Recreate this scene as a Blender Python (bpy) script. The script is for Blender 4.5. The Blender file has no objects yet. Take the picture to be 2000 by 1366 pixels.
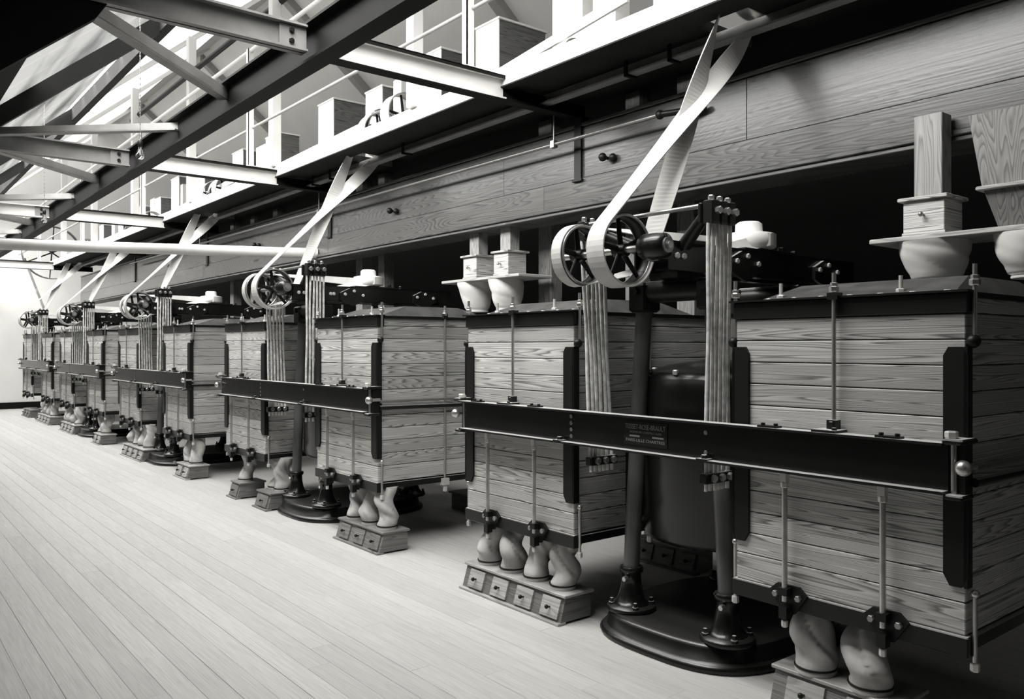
import bpy, bmesh, math, random
from mathutils import Vector, Matrix
random.seed(7)
C = bpy.context.scene.collection
sc = bpy.context.scene
# ---------------------------------------------------------------- camera, sky, light, exposure
F_PX = 1609.0
YAW = math.atan(1295 / F_PX)
cam_d = bpy.data.cameras.new('camera'); cam = bpy.data.objects.new('camera', cam_d); C.objects.link(cam)
cam.location = (0, 0, 1.5); cam.rotation_euler = (math.pi / 2, 0, -YAW)
cam_d.sensor_width = 36; cam_d.lens = F_PX / 2000 * 36; cam_d.shift_y = -5 / 2000
cam_d.clip_end = 200
sc.camera = cam
world = bpy.data.worlds.new('sky'); sc.world = world; world.use_nodes = True
bg = world.node_tree.nodes['Background']; bg.inputs['Color'].default_value = (1.0, 0.995, 0.97, 1); bg.inputs['Strength'].default_value = 0.35
def area(name, loc, rot, sx, sy, power, spread=180):
    l = bpy.data.lights.new(name, 'AREA'); l.shape = 'RECTANGLE'; l.size = sx; l.size_y = sy; l.energy = power
    l.color = (1, 0.99, 0.965); l.spread = math.radians(spread)
    o = bpy.data.objects.new(name, l); C.objects.link(o); o.location = loc; o.rotation_euler = rot; return o
# daylight coming down through the roof glazing of the bay over the aisle and of the gallery bay
area('aisle_skylight', (-1.6, 12.5, 5.0), (0, math.radians(-35), 0), 2.2, 21, 150)
# daylight entering through the whitewashed panes right over the aisle
area('roof_daylight', (1.75, 12.6, 4.29), (0, math.radians(-40.4), 0), 1.4, 21.4, 5000, 130)
sc.view_settings.view_transform = 'Standard'; sc.view_settings.look = 'None'
sc.view_settings.exposure = 0.0; sc.view_settings.gamma = 1.0; sc.view_settings.use_curve_mapping = False
sc.cycles.max_bounces = 8; sc.cycles.diffuse_bounces = 4; sc.cycles.glossy_bounces = 3
sc.cycles.sample_clamp_indirect = 6.0
sc.cycles.use_denoising = True

# ---------------------------------------------------------------- materials
TINT = (1.0, 0.992, 0.962)
def g(v): return (v * TINT[0], v * TINT[1], v * TINT[2], 1)
def new_mat(name):
    m = bpy.data.materials.new(name); m.use_nodes = True
    nt = m.node_tree; return m, nt, nt.nodes['Principled BSDF']
def N(nt, t, **kw):
    n = nt.nodes.new(t)
    for k, v in kw.items(): setattr(n, k, v)
    return n
def mat_plain(name, v, rough=0.6, metal=0.0, spec=0.5, noise=0.0, nscale=8, bump=0.0, dust=0.0, dustv=0.55, trans=0):
    m, nt, b = new_mat(name)
    b.inputs['Roughness'].default_value = rough; b.inputs['Metallic'].default_value = metal
    b.inputs['Specular IOR Level'].default_value = spec
    col = None
    b.inputs['Base Color'].default_value = g(v)
    tc = N(nt, 'ShaderNodeTexCoord'); L = nt.links.new
    if noise or bump:
        nz = N(nt, 'ShaderNodeTexNoise'); nz.inputs['Scale'].default_value = nscale; nz.inputs['Detail'].default_value = 6
        L(tc.outputs['Object'], nz.inputs['Vector'])
    if noise:
        r = N(nt, 'ShaderNodeValToRGB'); r.color_ramp.elements[0].position = 0.3; r.color_ramp.elements[1].position = 0.7
        r.color_ramp.elements[0].color = g(v * (1 - noise)); r.color_ramp.elements[1].color = g(min(1, v * (1 + noise)))
        L(nz.outputs['Fac'], r.inputs['Fac']); col = r.outputs['Color']
    if dust:
        ge = N(nt, 'ShaderNodeNewGeometry'); sx = N(nt, 'ShaderNodeSeparateXYZ'); L(ge.outputs['True Normal'], sx.inputs[0])
        mr = N(nt, 'ShaderNodeMapRange'); mr.inputs['From Min'].default_value = 0.75; mr.inputs['From Max'].default_value = 0.97
        mr.inputs['To Max'].default_value = dust; L(sx.outputs['Z'], mr.inputs['Value'])
        mx = N(nt, 'ShaderNodeMix', data_type='RGBA'); mx.inputs[6].default_value = g(v); mx.inputs[7].default_value = g(dustv)
        L(mr.outputs['Result'], mx.inputs[0])
        if col: L(col, mx.inputs[6])
        col = mx.outputs[2]
        ra = N(nt, 'ShaderNodeMapRange'); ra.inputs['To Min'].default_value = rough; ra.inputs['To Max'].default_value = 0.9
        ra.inputs['From Max'].default_value = 1; L(mr.outputs['Result'], ra.inputs['Value']); L(ra.outputs['Result'], b.inputs['Roughness'])
    if col: L(col, b.inputs['Base Color'])
    if bump:
        bp = N(nt, 'ShaderNodeBump'); bp.inputs['Strength'].default_value = bump; bp.inputs['Distance'].default_value = 0.01
        L(nz.outputs['Fac'], bp.inputs['Height']); L(bp.outputs['Normal'], b.inputs['Normal'])
    return m
def mat_wood(name, light, dark, along='XY', bands=9.0, across=5.0, alongs=0.35, rough=0.45, spec=0.4, var=0.18, contrast=1.0):
    """softwood: contour bands of a stretched noise = growth rings; along = grain direction"""
    m, nt, b = new_mat(name); L = nt.links.new
    tc = N(nt, 'ShaderNodeTexCoord'); oi = N(nt, 'ShaderNodeObjectInfo')
    mp = N(nt, 'ShaderNodeMapping')
    s = {'XY': (alongs, alongs, across), 'Y': (across, alongs, across), 'Z': (across, across, alongs), 'X': (alongs, across, across)}[along]
    mp.inputs['Scale'].default_value = s
    ml = N(nt, 'ShaderNodeMath', operation='MULTIPLY'); ml.inputs[1].default_value = 37.0; L(oi.outputs['Random'], ml.inputs[0])
    L(tc.outputs['Object'], mp.inputs['Vector'])
    ad = N(nt, 'ShaderNodeVectorMath', operation='ADD'); L(mp.outputs['Vector'], ad.inputs[0]); L(ml.outputs[0], ad.inputs[1])
    nz = N(nt, 'ShaderNodeTexNoise'); nz.inputs['Scale'].default_value = 1.0; nz.inputs['Detail'].default_value = 1.5; nz.inputs['Roughness'].default_value = 0.45
    L(ad.outputs[0], nz.inputs['Vector'])
    mb = N(nt, 'ShaderNodeMath', operation='MULTIPLY'); mb.inputs[1].default_value = bands * 3; L(nz.outputs['Fac'], mb.inputs[0])
    fr = N(nt, 'ShaderNodeMath', operation='FRACT'); L(mb.outputs[0], fr.inputs[0])
    rp = N(nt, 'ShaderNodeValToRGB'); e = rp.color_ramp.elements
    e[0].position = 0.0; e[0].color = (0, 0, 0, 1); e[1].position = 1.0; e[1].color = (0.15, 0.15, 0.15, 1)
    a = rp.color_ramp.elements.new(0.55); a.color = (0.35, 0.35, 0.35, 1); a2 = rp.color_ramp.elements.new(0.85); a2.color = (1, 1, 1, 1)
    L(fr.outputs[0], rp.inputs['Fac'])
    # fine fibre
    mp2 = N(nt, 'ShaderNodeMapping'); mp2.inputs['Scale'].default_value = tuple(v * (9 if v > 1 else 4) for v in s)
    L(tc.outputs['Object'], mp2.inputs['Vector'])
    nf = N(nt, 'ShaderNodeTexNoise'); nf.inputs['Scale'].default_value = 1.0; nf.inputs['Detail'].default_value = 4; L(mp2.outputs['Vector'], nf.inputs['Vector'])
    mx = N(nt, 'ShaderNodeMix', data_type='RGBA'); mx.inputs[6].default_value = g(light); mx.inputs[7].default_value = g(dark)
    sm = N(nt, 'ShaderNodeMath', operation='MULTIPLY'); sm.inputs[1].default_value = contrast; L(rp.outputs['Color'], sm.inputs[0]); L(sm.outputs[0], mx.inputs[0])
    # per piece tone and fibre
    v1 = N(nt, 'ShaderNodeMapRange'); v1.inputs['To Min'].default_value = 1 - var; v1.inputs['To Max'].default_value = 1 + var; L(oi.outputs['Random'], v1.inputs['Value'])
    v2 = N(nt, 'ShaderNodeMapRange'); v2.inputs['From Min'].default_value = 0.3; v2.inputs['From Max'].default_value = 0.7; v2.inputs['To Min'].default_value = 0.88; v2.inputs['To Max'].default_value = 1.1; L(nf.outputs['Fac'], v2.inputs['Value'])
    mm = N(nt, 'ShaderNodeMath', operation='MULTIPLY'); L(v1.outputs[0], mm.inputs[0]); L(v2.outputs[0], mm.inputs[1])
    vm = N(nt, 'ShaderNodeVectorMath', operation='SCALE'); L(mx.outputs[2], vm.inputs[0]); L(mm.outputs[0], vm.inputs['Scale'])
    L(vm.outputs[0], b.inputs['Base Color'])
    b.inputs['Roughness'].default_value = rough; b.inputs['Specular IOR Level'].default_value = spec
    bp = N(nt, 'ShaderNodeBump'); bp.inputs['Strength'].default_value = 0.15; bp.inputs['Distance'].default_value = 0.004
    L(nf.outputs['Fac'], bp.inputs['Height']); L(bp.outputs['Normal'], b.inputs['Normal'])
    return m
M = {}
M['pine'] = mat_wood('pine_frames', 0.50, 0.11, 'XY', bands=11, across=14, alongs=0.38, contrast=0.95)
M['pine_dark'] = mat_wood('pine_dark', 0.10, 0.04, 'XY', bands=9, across=12, alongs=0.45)
M['trunk'] = mat_wood('trunk_boards', 0.08, 0.022, 'XY', bands=12, across=7, alongs=0.5, rough=0.28, spec=0.6, var=0.1)
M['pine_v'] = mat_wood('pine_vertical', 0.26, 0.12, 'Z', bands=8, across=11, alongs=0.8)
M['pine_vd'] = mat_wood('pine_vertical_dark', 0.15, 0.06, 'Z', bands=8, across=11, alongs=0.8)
M['drawer'] = mat_wood('drawer_wood', 0.36, 0.22, 'XY', bands=4, across=12, alongs=0.8, var=0.08)
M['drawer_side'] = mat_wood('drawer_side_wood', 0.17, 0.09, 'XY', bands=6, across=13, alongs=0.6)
M['iron'] = mat_plain('black_iron', 0.008, 0.36, spec=0.3, dust=0.75, dustv=0.5)
M['iron_gloss'] = mat_plain('black_gloss_iron', 0.006, 0.25, spec=0.4, noise=0.3, nscale=5, dust=0.10, dustv=0.2, bump=0.05)
M['iron_soft'] = mat_plain('black_satin_iron', 0.007, 0.42, spec=0.25)
M['steel'] = mat_plain('bright_steel', 0.5, 0.28, metal=0.85, noise=0.15, nscale=20)
M['steel_dim'] = mat_plain('dull_steel', 0.3, 0.35, metal=0.8)
M['bolt'] = mat_plain('bolt_steel', 0.6, 0.35, metal=0.4)
M['cane'] = mat_plain('cane', 0.55, 0.32, spec=0.6, noise=0.35, nscale=25)
M['cloth'] = mat_plain('canvas', 0.36, 0.9, spec=0.1, noise=0.12, nscale=14, bump=0.25)
M['cloth_white'] = mat_plain('white_canvas', 0.5, 0.9, spec=0.1, noise=0.06, nscale=9, bump=0.2)
M['belt'] = mat_plain('pale_belt', 0.5, 0.5, spec=0.4, noise=0.06, nscale=10)
M['belt_in'] = mat_plain('leather_belt', 0.3, 0.3, spec=0.6, noise=0.35, nscale=10)
M['white_paint'] = mat_plain('white_paint', 0.66, 0.5, noise=0.03, nscale=3)
M['plaster'] = mat_plain('white_plaster', 0.76, 0.85, spec=0.2, noise=0.05, nscale=1.2)
M['roofboard'] = mat_plain('roof_board', 0.62, 0.8, spec=0.2, noise=0.14, nscale=2.2)
M['rafter'] = mat_plain('grey_rafter', 0.30, 0.6)
M['dark_paint'] = mat_plain('dark_paint', 0.006, 0.6, spec=0.12, noise=0.25, nscale=4)
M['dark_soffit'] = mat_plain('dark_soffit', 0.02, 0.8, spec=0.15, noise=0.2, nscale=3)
M['backdrop_black'] = mat_plain('dark_backdrop', 0.006, 0.9, spec=0.1)
M['grey_paint'] = mat_plain('grey_paint', 0.22, 0.45, noise=0.2, nscale=5)
M['pale_paint'] = mat_plain('pale_steel_paint', 0.62, 0.5, noise=0.06, nscale=5)
M['column_paint'] = mat_plain('column_paint', 0.07, 0.3, spec=0.5, noise=.2)
M['lid_paint'] = mat_plain('lid_paint', 0.05, 0.6, noise=.5, nscale=9)
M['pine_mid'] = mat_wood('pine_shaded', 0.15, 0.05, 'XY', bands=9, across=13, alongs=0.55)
M['letters'] = mat_plain('worn_letters', 0.2, 0.6)
M['plate'] = mat_plain('name_plate', 0.009, 0.5, spec=.2)
M['floor'] = mat_wood('floor_boards', 0.42, 0.35, 'Y', bands=4, across=16, alongs=0.8, rough=0.5, spec=0.3, var=0.06, contrast=0.5)
M['subfloor'] = mat_plain('dusty_subfloor', 0.7, 0.9)
M['chain'] = mat_plain('chain', 0.18, 0.5)
mg, nt, b = new_mat('bulb_glass'); b.inputs['Roughness'].default_value = 0.02; b.inputs['Transmission Weight'].default_value = 1; b.inputs['IOR'].default_value = 1.2; M['glass'] = mg

# ---------------------------------------------------------------- mesh helpers
class MB:
    def __init__(s): s.v = []; s.f = []; s.sm = []
    def add(s, vs, fs, smooth=False):
        o = len(s.v); s.v += [tuple(v) for v in vs]; s.f += [tuple(i + o for i in f) for f in fs]; s.sm += [smooth] * len(fs); return s
    def box(s, x0, x1, y0, y1, z0, z1, c=0.0):
        """axis box; c chamfers all long edges lightly"""
        if c <= 0:
            vs = [(x, y, z) for z in (z0, z1) for y in (y0, y1) for x in (x0, x1)]
            return s.add(vs, [(0, 2, 3, 1), (4, 5, 7, 6), (0, 1, 5, 4), (2, 6, 7, 3), (0, 4, 6, 2), (1, 3, 7, 5)])
        # chamfered in z and around the plan corners
        def ring(i, z): 
            a0, a1, b0, b1 = x0 + i, x1 - i, y0 + i, y1 - i
            return [(a0 + c, b0, z), (a1 - c, b0, z), (a1, b0 + c, z), (a1, b1 - c, z), (a1 - c, b1, z), (a0 + c, b1, z), (a0, b1 - c, z), (a0, b0 + c, z)]
        vs = ring(c, z0) + ring(0, z0 + c) + ring(0, z1 - c) + ring(c, z1)
        fs = [tuple(range(7, -1, -1)), tuple(range(24, 32))]
        for k in range(3):
            for i in range(8):
                j = (i + 1) % 8; fs.append((k * 8 + i, k * 8 + j, k * 8 + 8 + j, k * 8 + 8 + i))
        return s.add(vs, fs)
    def prism(s, poly, axis, a, b):
        """poly in the two other axes, extruded from a to b along axis"""
        def P(p, t):
            return {'X': (t, p[0], p[1]), 'Y': (p[0], t, p[1]), 'Z': (p[0], p[1], t)}[axis]
        n = len(poly); vs = [P(p, a) for p in poly] + [P(p, b) for p in poly]
        fs = [tuple(range(n)), tuple(range(2 * n - 1, n - 1, -1))] + [(i, (i + 1) % n, n + (i + 1) % n, n + i) for i in range(n)]
        return s.add(vs, fs)
    def cyl(s, p0, p1, r0, r1=None, n=12, smooth=True):
        if r1 is None: r1 = r0
        p0, p1 = Vector(p0), Vector(p1); d = (p1 - p0).normalized()
        u = d.orthogonal().normalized(); w = d.cross(u)
        vs = []
        for p, r in ((p0, r0), (p1, r1)):
            vs += [p + (u * math.cos(2 * math.pi * i / n) + w * math.sin(2 * math.pi * i / n)) * r for i in range(n)]
        s.add(vs, [(i, (i + 1) % n, n + (i + 1) % n, n + i) for i in range(n)], smooth)
        s.add(vs[:n], [tuple(range(n - 1, -1, -1))]); s.add(vs[n:], [tuple(range(n))]); return s
    def tube(s, pts, r, n=8):
        pts = [Vector(p) for p in pts]; rs = r if isinstance(r, (list, tuple)) else [r] * len(pts)
        vs = []; u = None
        for i, p in enumerate(pts):
            d = (pts[min(i + 1, len(pts) - 1)] - pts[max(i - 1, 0)]).normalized()
            u = d.orthogonal().normalized() if u is None else (u - d * u.dot(d)).normalized()
            w = d.cross(u)
            vs += [p + (u * math.cos(2 * math.pi * k / n) + w * math.sin(2 * math.pi * k / n)) * rs[i] for k in range(n)]
        fs = [(i * n + k, i * n + (k + 1) % n, (i + 1) * n + (k + 1) % n, (i + 1) * n + k) for i in range(len(pts) - 1) for k in range(n)]
        s.add(vs, fs, True); m = len(pts) - 1
        s.add(vs[:n], [tuple(range(n - 1, -1, -1))]); s.add(vs[m * n:], [tuple(range(n))]); return s
    def lathe(s, prof, o=(0, 0, 0), axis='Z', n=24, closed=False, smooth=True):
        """prof: list of (r, h)"""
        vs = []
        for r, h in prof:
            for i in range(n):
                a = 2 * math.pi * i / n; c, q = r * math.cos(a), r * math.sin(a)
                p = {'Z': (c, q, h), 'Y': (q, h, c), 'X': (h, c, q)}[axis]
                vs.append((p[0] + o[0], p[1] + o[1], p[2] + o[2]))
        m = len(prof); fs = []
        for k in range(m if closed else m - 1):
            k2 = (k + 1) % m
            fs += [(k * n + i, k * n + (i + 1) % n, k2 * n + (i + 1) % n, k2 * n + i) for i in range(n)]
        s.add(vs, fs, smooth)
        if not closed:
            if prof[0][0] > 1e-4: s.add(vs[:n], [tuple(range(n - 1, -1, -1))])
            if prof[-1][0] > 1e-4: s.add(vs[(m - 1) * n:], [tuple(range(n))])
        return s
    def ball(s, o, r, n=10, flat=1.0):
        return s.lathe([(max(1e-5, r * math.sin(math.pi * k / 8)), -r * flat * math.cos(math.pi * k / 8)) for k in range(9)], o, n=n)
    def hexa(s, o, r, h, axis='Z'):
        return s.lathe([(r * .85, 0), (r, h * .15), (r, h * .85), (r * .85, h)], o, axis, n=6, smooth=False)
    def ribbon(s, pts, ws, t=0.006):
        """pts centres, ws half-width vectors"""
        pts = [Vector(p) for p in pts]; ws = [Vector(w) for w in ws]; vs = []
        for i, (p, w) in enumerate(zip(pts, ws)):
            d = (pts[min(i + 1, len(pts) - 1)] - pts[max(i - 1, 0)]).normalized(); n = d.cross(w).normalized() * t / 2
            vs += [p - w - n, p + w - n, p + w + n, p - w + n]
        fs = []
        for i in range(len(pts) - 1):
            for k in range(4): fs.append((i * 4 + k, i * 4 + (k + 1) % 4, i * 4 + 4 + (k + 1) % 4, i * 4 + 4 + k))
        m = len(pts) - 1; fs += [(3, 2, 1, 0), (m * 4, m * 4 + 1, m * 4 + 2, m * 4 + 3)]
        return s.add(vs, fs)
    def build(s, name, mat, parent=None, smooth_all=False):
        me = bpy.data.meshes.new(name); me.from_pydata(s.v, [], s.f); 
        me.polygons.foreach_set('use_smooth', [bool(x) or smooth_all for x in s.sm])
        bm = bmesh.new(); bm.from_mesh(me); bmesh.ops.recalc_face_normals(bm, faces=bm.faces); bm.to_mesh(me); bm.free()
        me.materials.append(M[mat] if isinstance(mat, str) else mat)
        o = bpy.data.objects.new(name, me); C.objects.link(o)
        if parent: o.parent = parent
        return o
def tag(o, label=None, cat=None, group=None, kind=None):
    if label: o['label'] = label
    if cat: o['category'] = cat
    if group: o['group'] = group
    if kind: o['kind'] = kind
    return o
def empty(name, loc=(0, 0, 0)):
    o = bpy.data.objects.new(name, None); o.empty_display_size = 0.1; o.location = loc; C.objects.link(o); return o
kids = {}
def copy_tree(o, parent=None):
    c = o.copy(); C.objects.link(c)
    if parent: c.parent = parent
    for ch in [x for x in CH.get(o.name, [])]: copy_tree(ch, c)
    return c
def index_children():
    CH.clear()
    for o in bpy.data.objects:
        if o.parent: CH.setdefault(o.parent.name, []).append(o)
CH = {}
def inst(src, name, parent, loc):
    o = bpy.data.objects.new(name, src.data); C.objects.link(o); o.location = loc
    if parent: o.parent = parent
    return o
def struct(o): o['kind'] = 'structure'; return o

# ================================================================ THE SETTING
YN, YF, YE = -2.2, 23.1, 20.6
fl = struct(MB().box(-4.2, 9.8, YN, YF, -0.12, -0.006).build('floor', 'subfloor'))
# floor boards run along the row; the wide visible strip is built board by board
BW = 0.118
boards = []
x = 0.25
row = 0
rb = random.Random(3)
while x < 3.3:
    y = 0.3 + rb.random() * 1.6 - 1.6
    while y < YF:
        ln = rb.uniform(3.0, 4.2)
        y1 = min(YF, y + ln)
        boards.append((x, y, y1)); y = y1
    x += BW; row += 1
boards.sort(key=lambda t: t[0] ** 2 + t[1] ** 2)
single, rest = boards[:290], boards[290:]
for (bx, y0, y1) in single:
    zt = rb.uniform(-0.0012, 0.0)
    o = MB().box(0.0007, BW - 0.0007, 0.0007, y1 - y0 - 0.0007, -0.0058, 0, 0.0009).build('plank', 'floor', fl)
    o.location = (bx, y0, zt)
r_ = MB()
for (bx, y0, y1) in rest: r_.box(bx + .0007, bx + BW - .0007, y0 + .001, y1 - .001, -0.0058, 0)
xx = x
while xx < 9.7:
    y = YN + rb.random() * 2
    r_.box(xx + .0007, xx + BW - .0007, YN, y - .001, -0.0058, 0)
    while y < YF:
        y1 = min(YF, y + rb.uniform(3, 4.2)); r_.box(xx + .0007, xx + BW - .0007, y, y1 - .001, -0.0058, 0); y = y1
    xx += BW
xx = 0.25 - BW
while xx > -4.1:
    r_.box(xx + .0007, xx + BW - .0007, YN, YF, -0.0058, 0); xx -= BW
tag(r_.build('floor_planks', 'floor', fl), kind='stuff')

struct(MB().box(-4.3, 9.9, YF, YF + 0.25, 0, 8).build('wall_far', 'plaster'))
struct(MB().box(-4.0, 9.8, YF - 0.03, YF, 0, 0.16, 0.004).build('baseboard_far', 'dark_paint'))
struct(MB().box(-4.45, -4.2, YN, YF, 0, 5.0).build('wall_left', 'grey_paint'))
struct(MB().box(-4.3, 9.9, YN - 0.25, YN, 0, 8).build('wall_near_and_shade_screen', 'dark_soffit'))
struct(MB().box(2.6, 6.3, 0.25, 0.35, 0, 3.2).build('wall_near_and_shade_screen', 'pine_dark'))  # added out-of-view screen that keeps light off the nearest machine's side
struct(MB().box(9.8, 10.05, YN, YF, 0, 3.6).build('wall_right', 'plaster'))
struct(MB().box(6.3, 6.4, YN, YF, 0, 3.9).build('wall_backdrop', 'backdrop_black'))  # black backdrop put in for the darkness behind the machines

# roof over the machines: front slope Z = 2.6 + .85 X, back slope Z = 11.6 - .83 X, ridge X = 5.36
def zf(x): return 2.72 + 0.85 * x
def zr(x): return 11.66 - 0.83 * x
def glow_mat(name, lo, hi, sc_=(1, 1, 1), clear=0):
    m, nt, b = new_mat(name); L = nt.links.new
    nt.nodes.remove(b); em = N(nt, 'ShaderNodeEmission'); out = nt.nodes['Material Output']; L(em.outputs[0], out.inputs['Surface'])
    em.inputs['Color'].default_value = g(1.0)
    if clear:
        tr = N(nt, 'ShaderNodeBsdfTransparent'); ms_ = N(nt, 'ShaderNodeMixShader'); ms_.inputs[0].default_value = 1 - clear
        L(tr.outputs[0], ms_.inputs[1]); L(em.outputs[0], ms_.inputs[2]); L(ms_.outputs[0], out.inputs['Surface'])
    tc = N(nt, 'ShaderNodeTexCoord'); mp = N(nt, 'ShaderNodeMapping'); mp.inputs['Scale'].default_value = sc_; nz = N(nt, 'ShaderNodeTexNoise'); nz.inputs['Scale'].default_value = 1; nz.inputs['Detail'].default_value = 5
    L(tc.outputs['Object'], mp.inputs['Vector']); L(mp.outputs['Vector'], nz.inputs['Vector'])
    mr = N(nt, 'ShaderNodeMapRange'); mr.inputs['From Min'].default_value = .33; mr.inputs['From Max'].default_value = .6; mr.inputs['To Min'].default_value = lo; mr.inputs['To Max'].default_value = hi
    L(nz.outputs['Fac'], mr.inputs['Value']); L(mr.outputs['Result'], em.inputs['Strength']); return m
# sky-lit roof panes: whitewashed dirty ones low down, clear ones towards the ridge
M['pane_low'] = glow_mat('daylit_dirty_pane', 0.15, .8, (3.5, .5, 3.5), .5); M['pane_high'] = glow_mat('daylit_pane', 1.3, 1.8)
ceil = struct(MB().box(0.86, 0.93, YN, YF, zf(0.9) - .03, zf(0.9) + .1).build('ceiling', 'roofboard'))
gz = struct(MB().box(0.93, 0.95, YN, YF, zf(0.94) - .03, zf(0.94) + .03).build('window_3', 'white_paint'))
y = 1.5; prev = 0.9
struct(MB().prism([(0.95, zf(0.95)), (4.93, zf(4.93)), (4.93, zf(4.93) + .06), (0.95, zf(0.95) + .06)], 'Y', YN, 0.9).build('ceiling', 'roofboard'))  # unseen stretch boarded over to darken the nearest machine's side
while prev < YF - .05:
    y1 = min(y, YF)
    MB().prism([(0.95, zf(0.95)), (2.32, zf(2.32)), (2.32, zf(2.32) + .012), (0.95, zf(0.95) + .012)], 'Y', prev + .012, y1 - .012).build('pane', 'pane_low', gz)
    MB().prism([(2.40, zf(2.40)), (4.93, zf(4.93)), (4.93, zf(4.93) + .012), (2.40, zf(2.40) + .012)], 'Y', prev + .016, y1 - .016).build('pane', 'pane_high', gz)
    prev = y1; y += 0.62
back = struct(MB().prism([(5.3, zr(5.3)), (9.9, zr(9.9)), (9.9, zr(9.9) + 0.1), (5.3, zr(5.3) + 0.1)], 'Y', YN, YF).build('ceiling', 'plaster'))
ridge = struct(MB().prism([(4.95, zf(4.95)), (5.36, zr(5.36)), (5.42, zr(5.36) + .12), (4.9, zf(4.95) + .12)], 'Y', YN, YF).build('ceiling', 'white_paint'))
valley = struct(MB().prism([(0.45, 3.42), (0.92, 3.42), (0.98, 3.62), (0.4, 3.62)], 'Y', YN, YF).build('trim_1', 'dark_paint'))
# left bay roof: board strip next to the valley and at the far eave, glazing between
struct(MB().prism([(0.45, 3.5), (0.2, 3.71), (0.2, 3.79), (0.45, 3.58)], 'Y', YN, YF).build('ceiling', 'roofboard'))
struct(MB().prism([(-2.6, 6.0), (-4.3, 4.9), (-4.3, 5.0), (-2.6, 6.1)], 'Y', YN, YF).build('ceiling', 'roofboard'))
struct(MB().prism([(0.45, 3.5), (-2.6, 6.0), (-2.6, 6.1), (0.45, 3.6)], 'Y', YN, 1.6).build('ceiling', 'roofboard'))  # unseen slab added to shut out sky light at the near end
# glazing bars of the two skylights
sk = struct(MB().box(2.32, 2.40, YN, YF, zf(2.35) - .02, zf(2.35) + .12).build('window_1', 'white_paint'))
y = YN + 0.3
while y < YF:
    MB().prism([(2.35, zf(2.35)), (4.95, zf(4.95)), (4.95, zf(4.95) + .05), (2.35, zf(2.35) + .05)], 'Y', y - .015, y + .015).build('glazing_bar', 'white_paint', sk)
    y += 0.62
sk2 = struct(MB().box(0.16, 0.24, YN, YF, 3.68, 3.82).build('window_2', 'white_paint'))

# steel trusses: tie beams across, one long girder, flat diagonal braces
TY = [0.54, 4.39, 8.18, 12.1, 15.9, 20.1]
def ibeam_x(mb, y, x0, x1, z0, z1, fw=0.09, t=0.012, w=0.012):
    mb.box(x0, x1, y - w / 2, y + w / 2, z0, z1); mb.box(x0, x1, y - fw / 2, y + fw / 2, z1 - t, z1); mb.box(x0, x1, y - fw / 2, y + fw / 2, z0, z0 + t); return mb
for i, ty in enumerate(TY):
    if ty < 1: continue
    t = struct(ibeam_x(MB(), ty, 2.13, 3.45, 3.17, 3.32).build('beam', 'pale_paint'))
    # dark strips along the flanges
    f = MB().box(2.13, 3.45, ty - .047, ty + .047, 3.32, 3.328).box(2.13, 3.45, ty - .047, ty - .044, 3.302, 3.325).box(2.13, 3.45, ty - .047, ty + .047, 3.162, 3.17)
    f.build('flange', 'dark_paint', t)
    MB().box(3.45, 4.22, ty - .045, ty + .045, 3.165, 3.18).box(3.45, 4.22, ty - .006, ty + .006, 3.18, 3.27).build('bracket', 'dark_paint', t)
    lf = ibeam_x(MB(), ty, -4.2, 2.02, 3.17, 3.32).build('cross_member', 'grey_paint' if i < 3 else 'pale_paint', t)
    gp = MB().box(1.86, 2.02, ty - .022, ty - .012, 3.185, 3.305).build('gusset_plate', 'grey_paint', t)
    bt = MB()
    for zz in (3.215, 3.275): bt.hexa((1.93, ty - .036, zz), .016, .014, 'Y')
    bt.build('bolt', 'iron_soft', t)
# the near knee of the first truss, a big dark riveted plate going down to the left
kn = struct(MB().prism([(0.98, 3.17), (0.93, 3.09), (0.2, 2.47), (-1.6, 0.9), (-1.9, 3.3), (0.98, 3.3)], 'Y', 4.36, 4.42).build('beam', 'dark_paint'))
MB().prism([(-0.05, 2.6), (0.05, 2.55), (0.75, 3.3), (0.62, 3.3)], 'Y', 4.33, 4.36).build('stiffener', 'dark_soffit', kn)
hv = MB()
for (hx, hz) in ((0.563, 3.092), (0.503, 3.014)): hv.hexa((hx, 4.34, hz), .014, .012, 'Y')
hv.build('rivet', 'bolt', kn)
lg = struct(MB().box(2.063, 2.077, YN, YF, 3.12, 3.34).box(2.01, 2.13, YN, YF, 3.325, 3.34).box(2.01, 2.13, YN, YF, 3.11, 3.125).build('beam', 'dark_paint'))
def brace(p0, p1, w=0.07):
    p0, p1 = Vector((*p0, 3.24)), Vector((*p1, 3.24)); d = (p1 - p0).normalized(); n = Vector((-d.y, d.x, 0)) * w / 2
    vs = [p0 - n, p0 + n, p1 + n, p1 - n]
    mb = MB(); v = [Vector(q) - Vector((0, 0, .006)) for q in vs] + [Vector(q) + Vector((0, 0, .006)) for q in vs]
    F = [(0, 1, 2, 3), (7, 6, 5, 4), (0, 4, 5, 1), (1, 5, 6, 2), (2, 6, 7, 3), (3, 7, 4, 0)]
    mb.add(v, F)
    v2 = [p0 - n, p0 - n * .82, p1 - n * .82, p1 - n]; v2 = v2 + [q + Vector((0, 0, .07)) for q in v2]
    mb.add(v2, F)
    return struct(mb.build('beam', 'grey_paint'))
for i in range(1, 5):
    brace((0.86, TY[i] + .25), (2.05, TY[i] + 1.38)); brace((2.05, TY[i + 1] - 1.35), (0.86, TY[i + 1] - .2))
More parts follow.
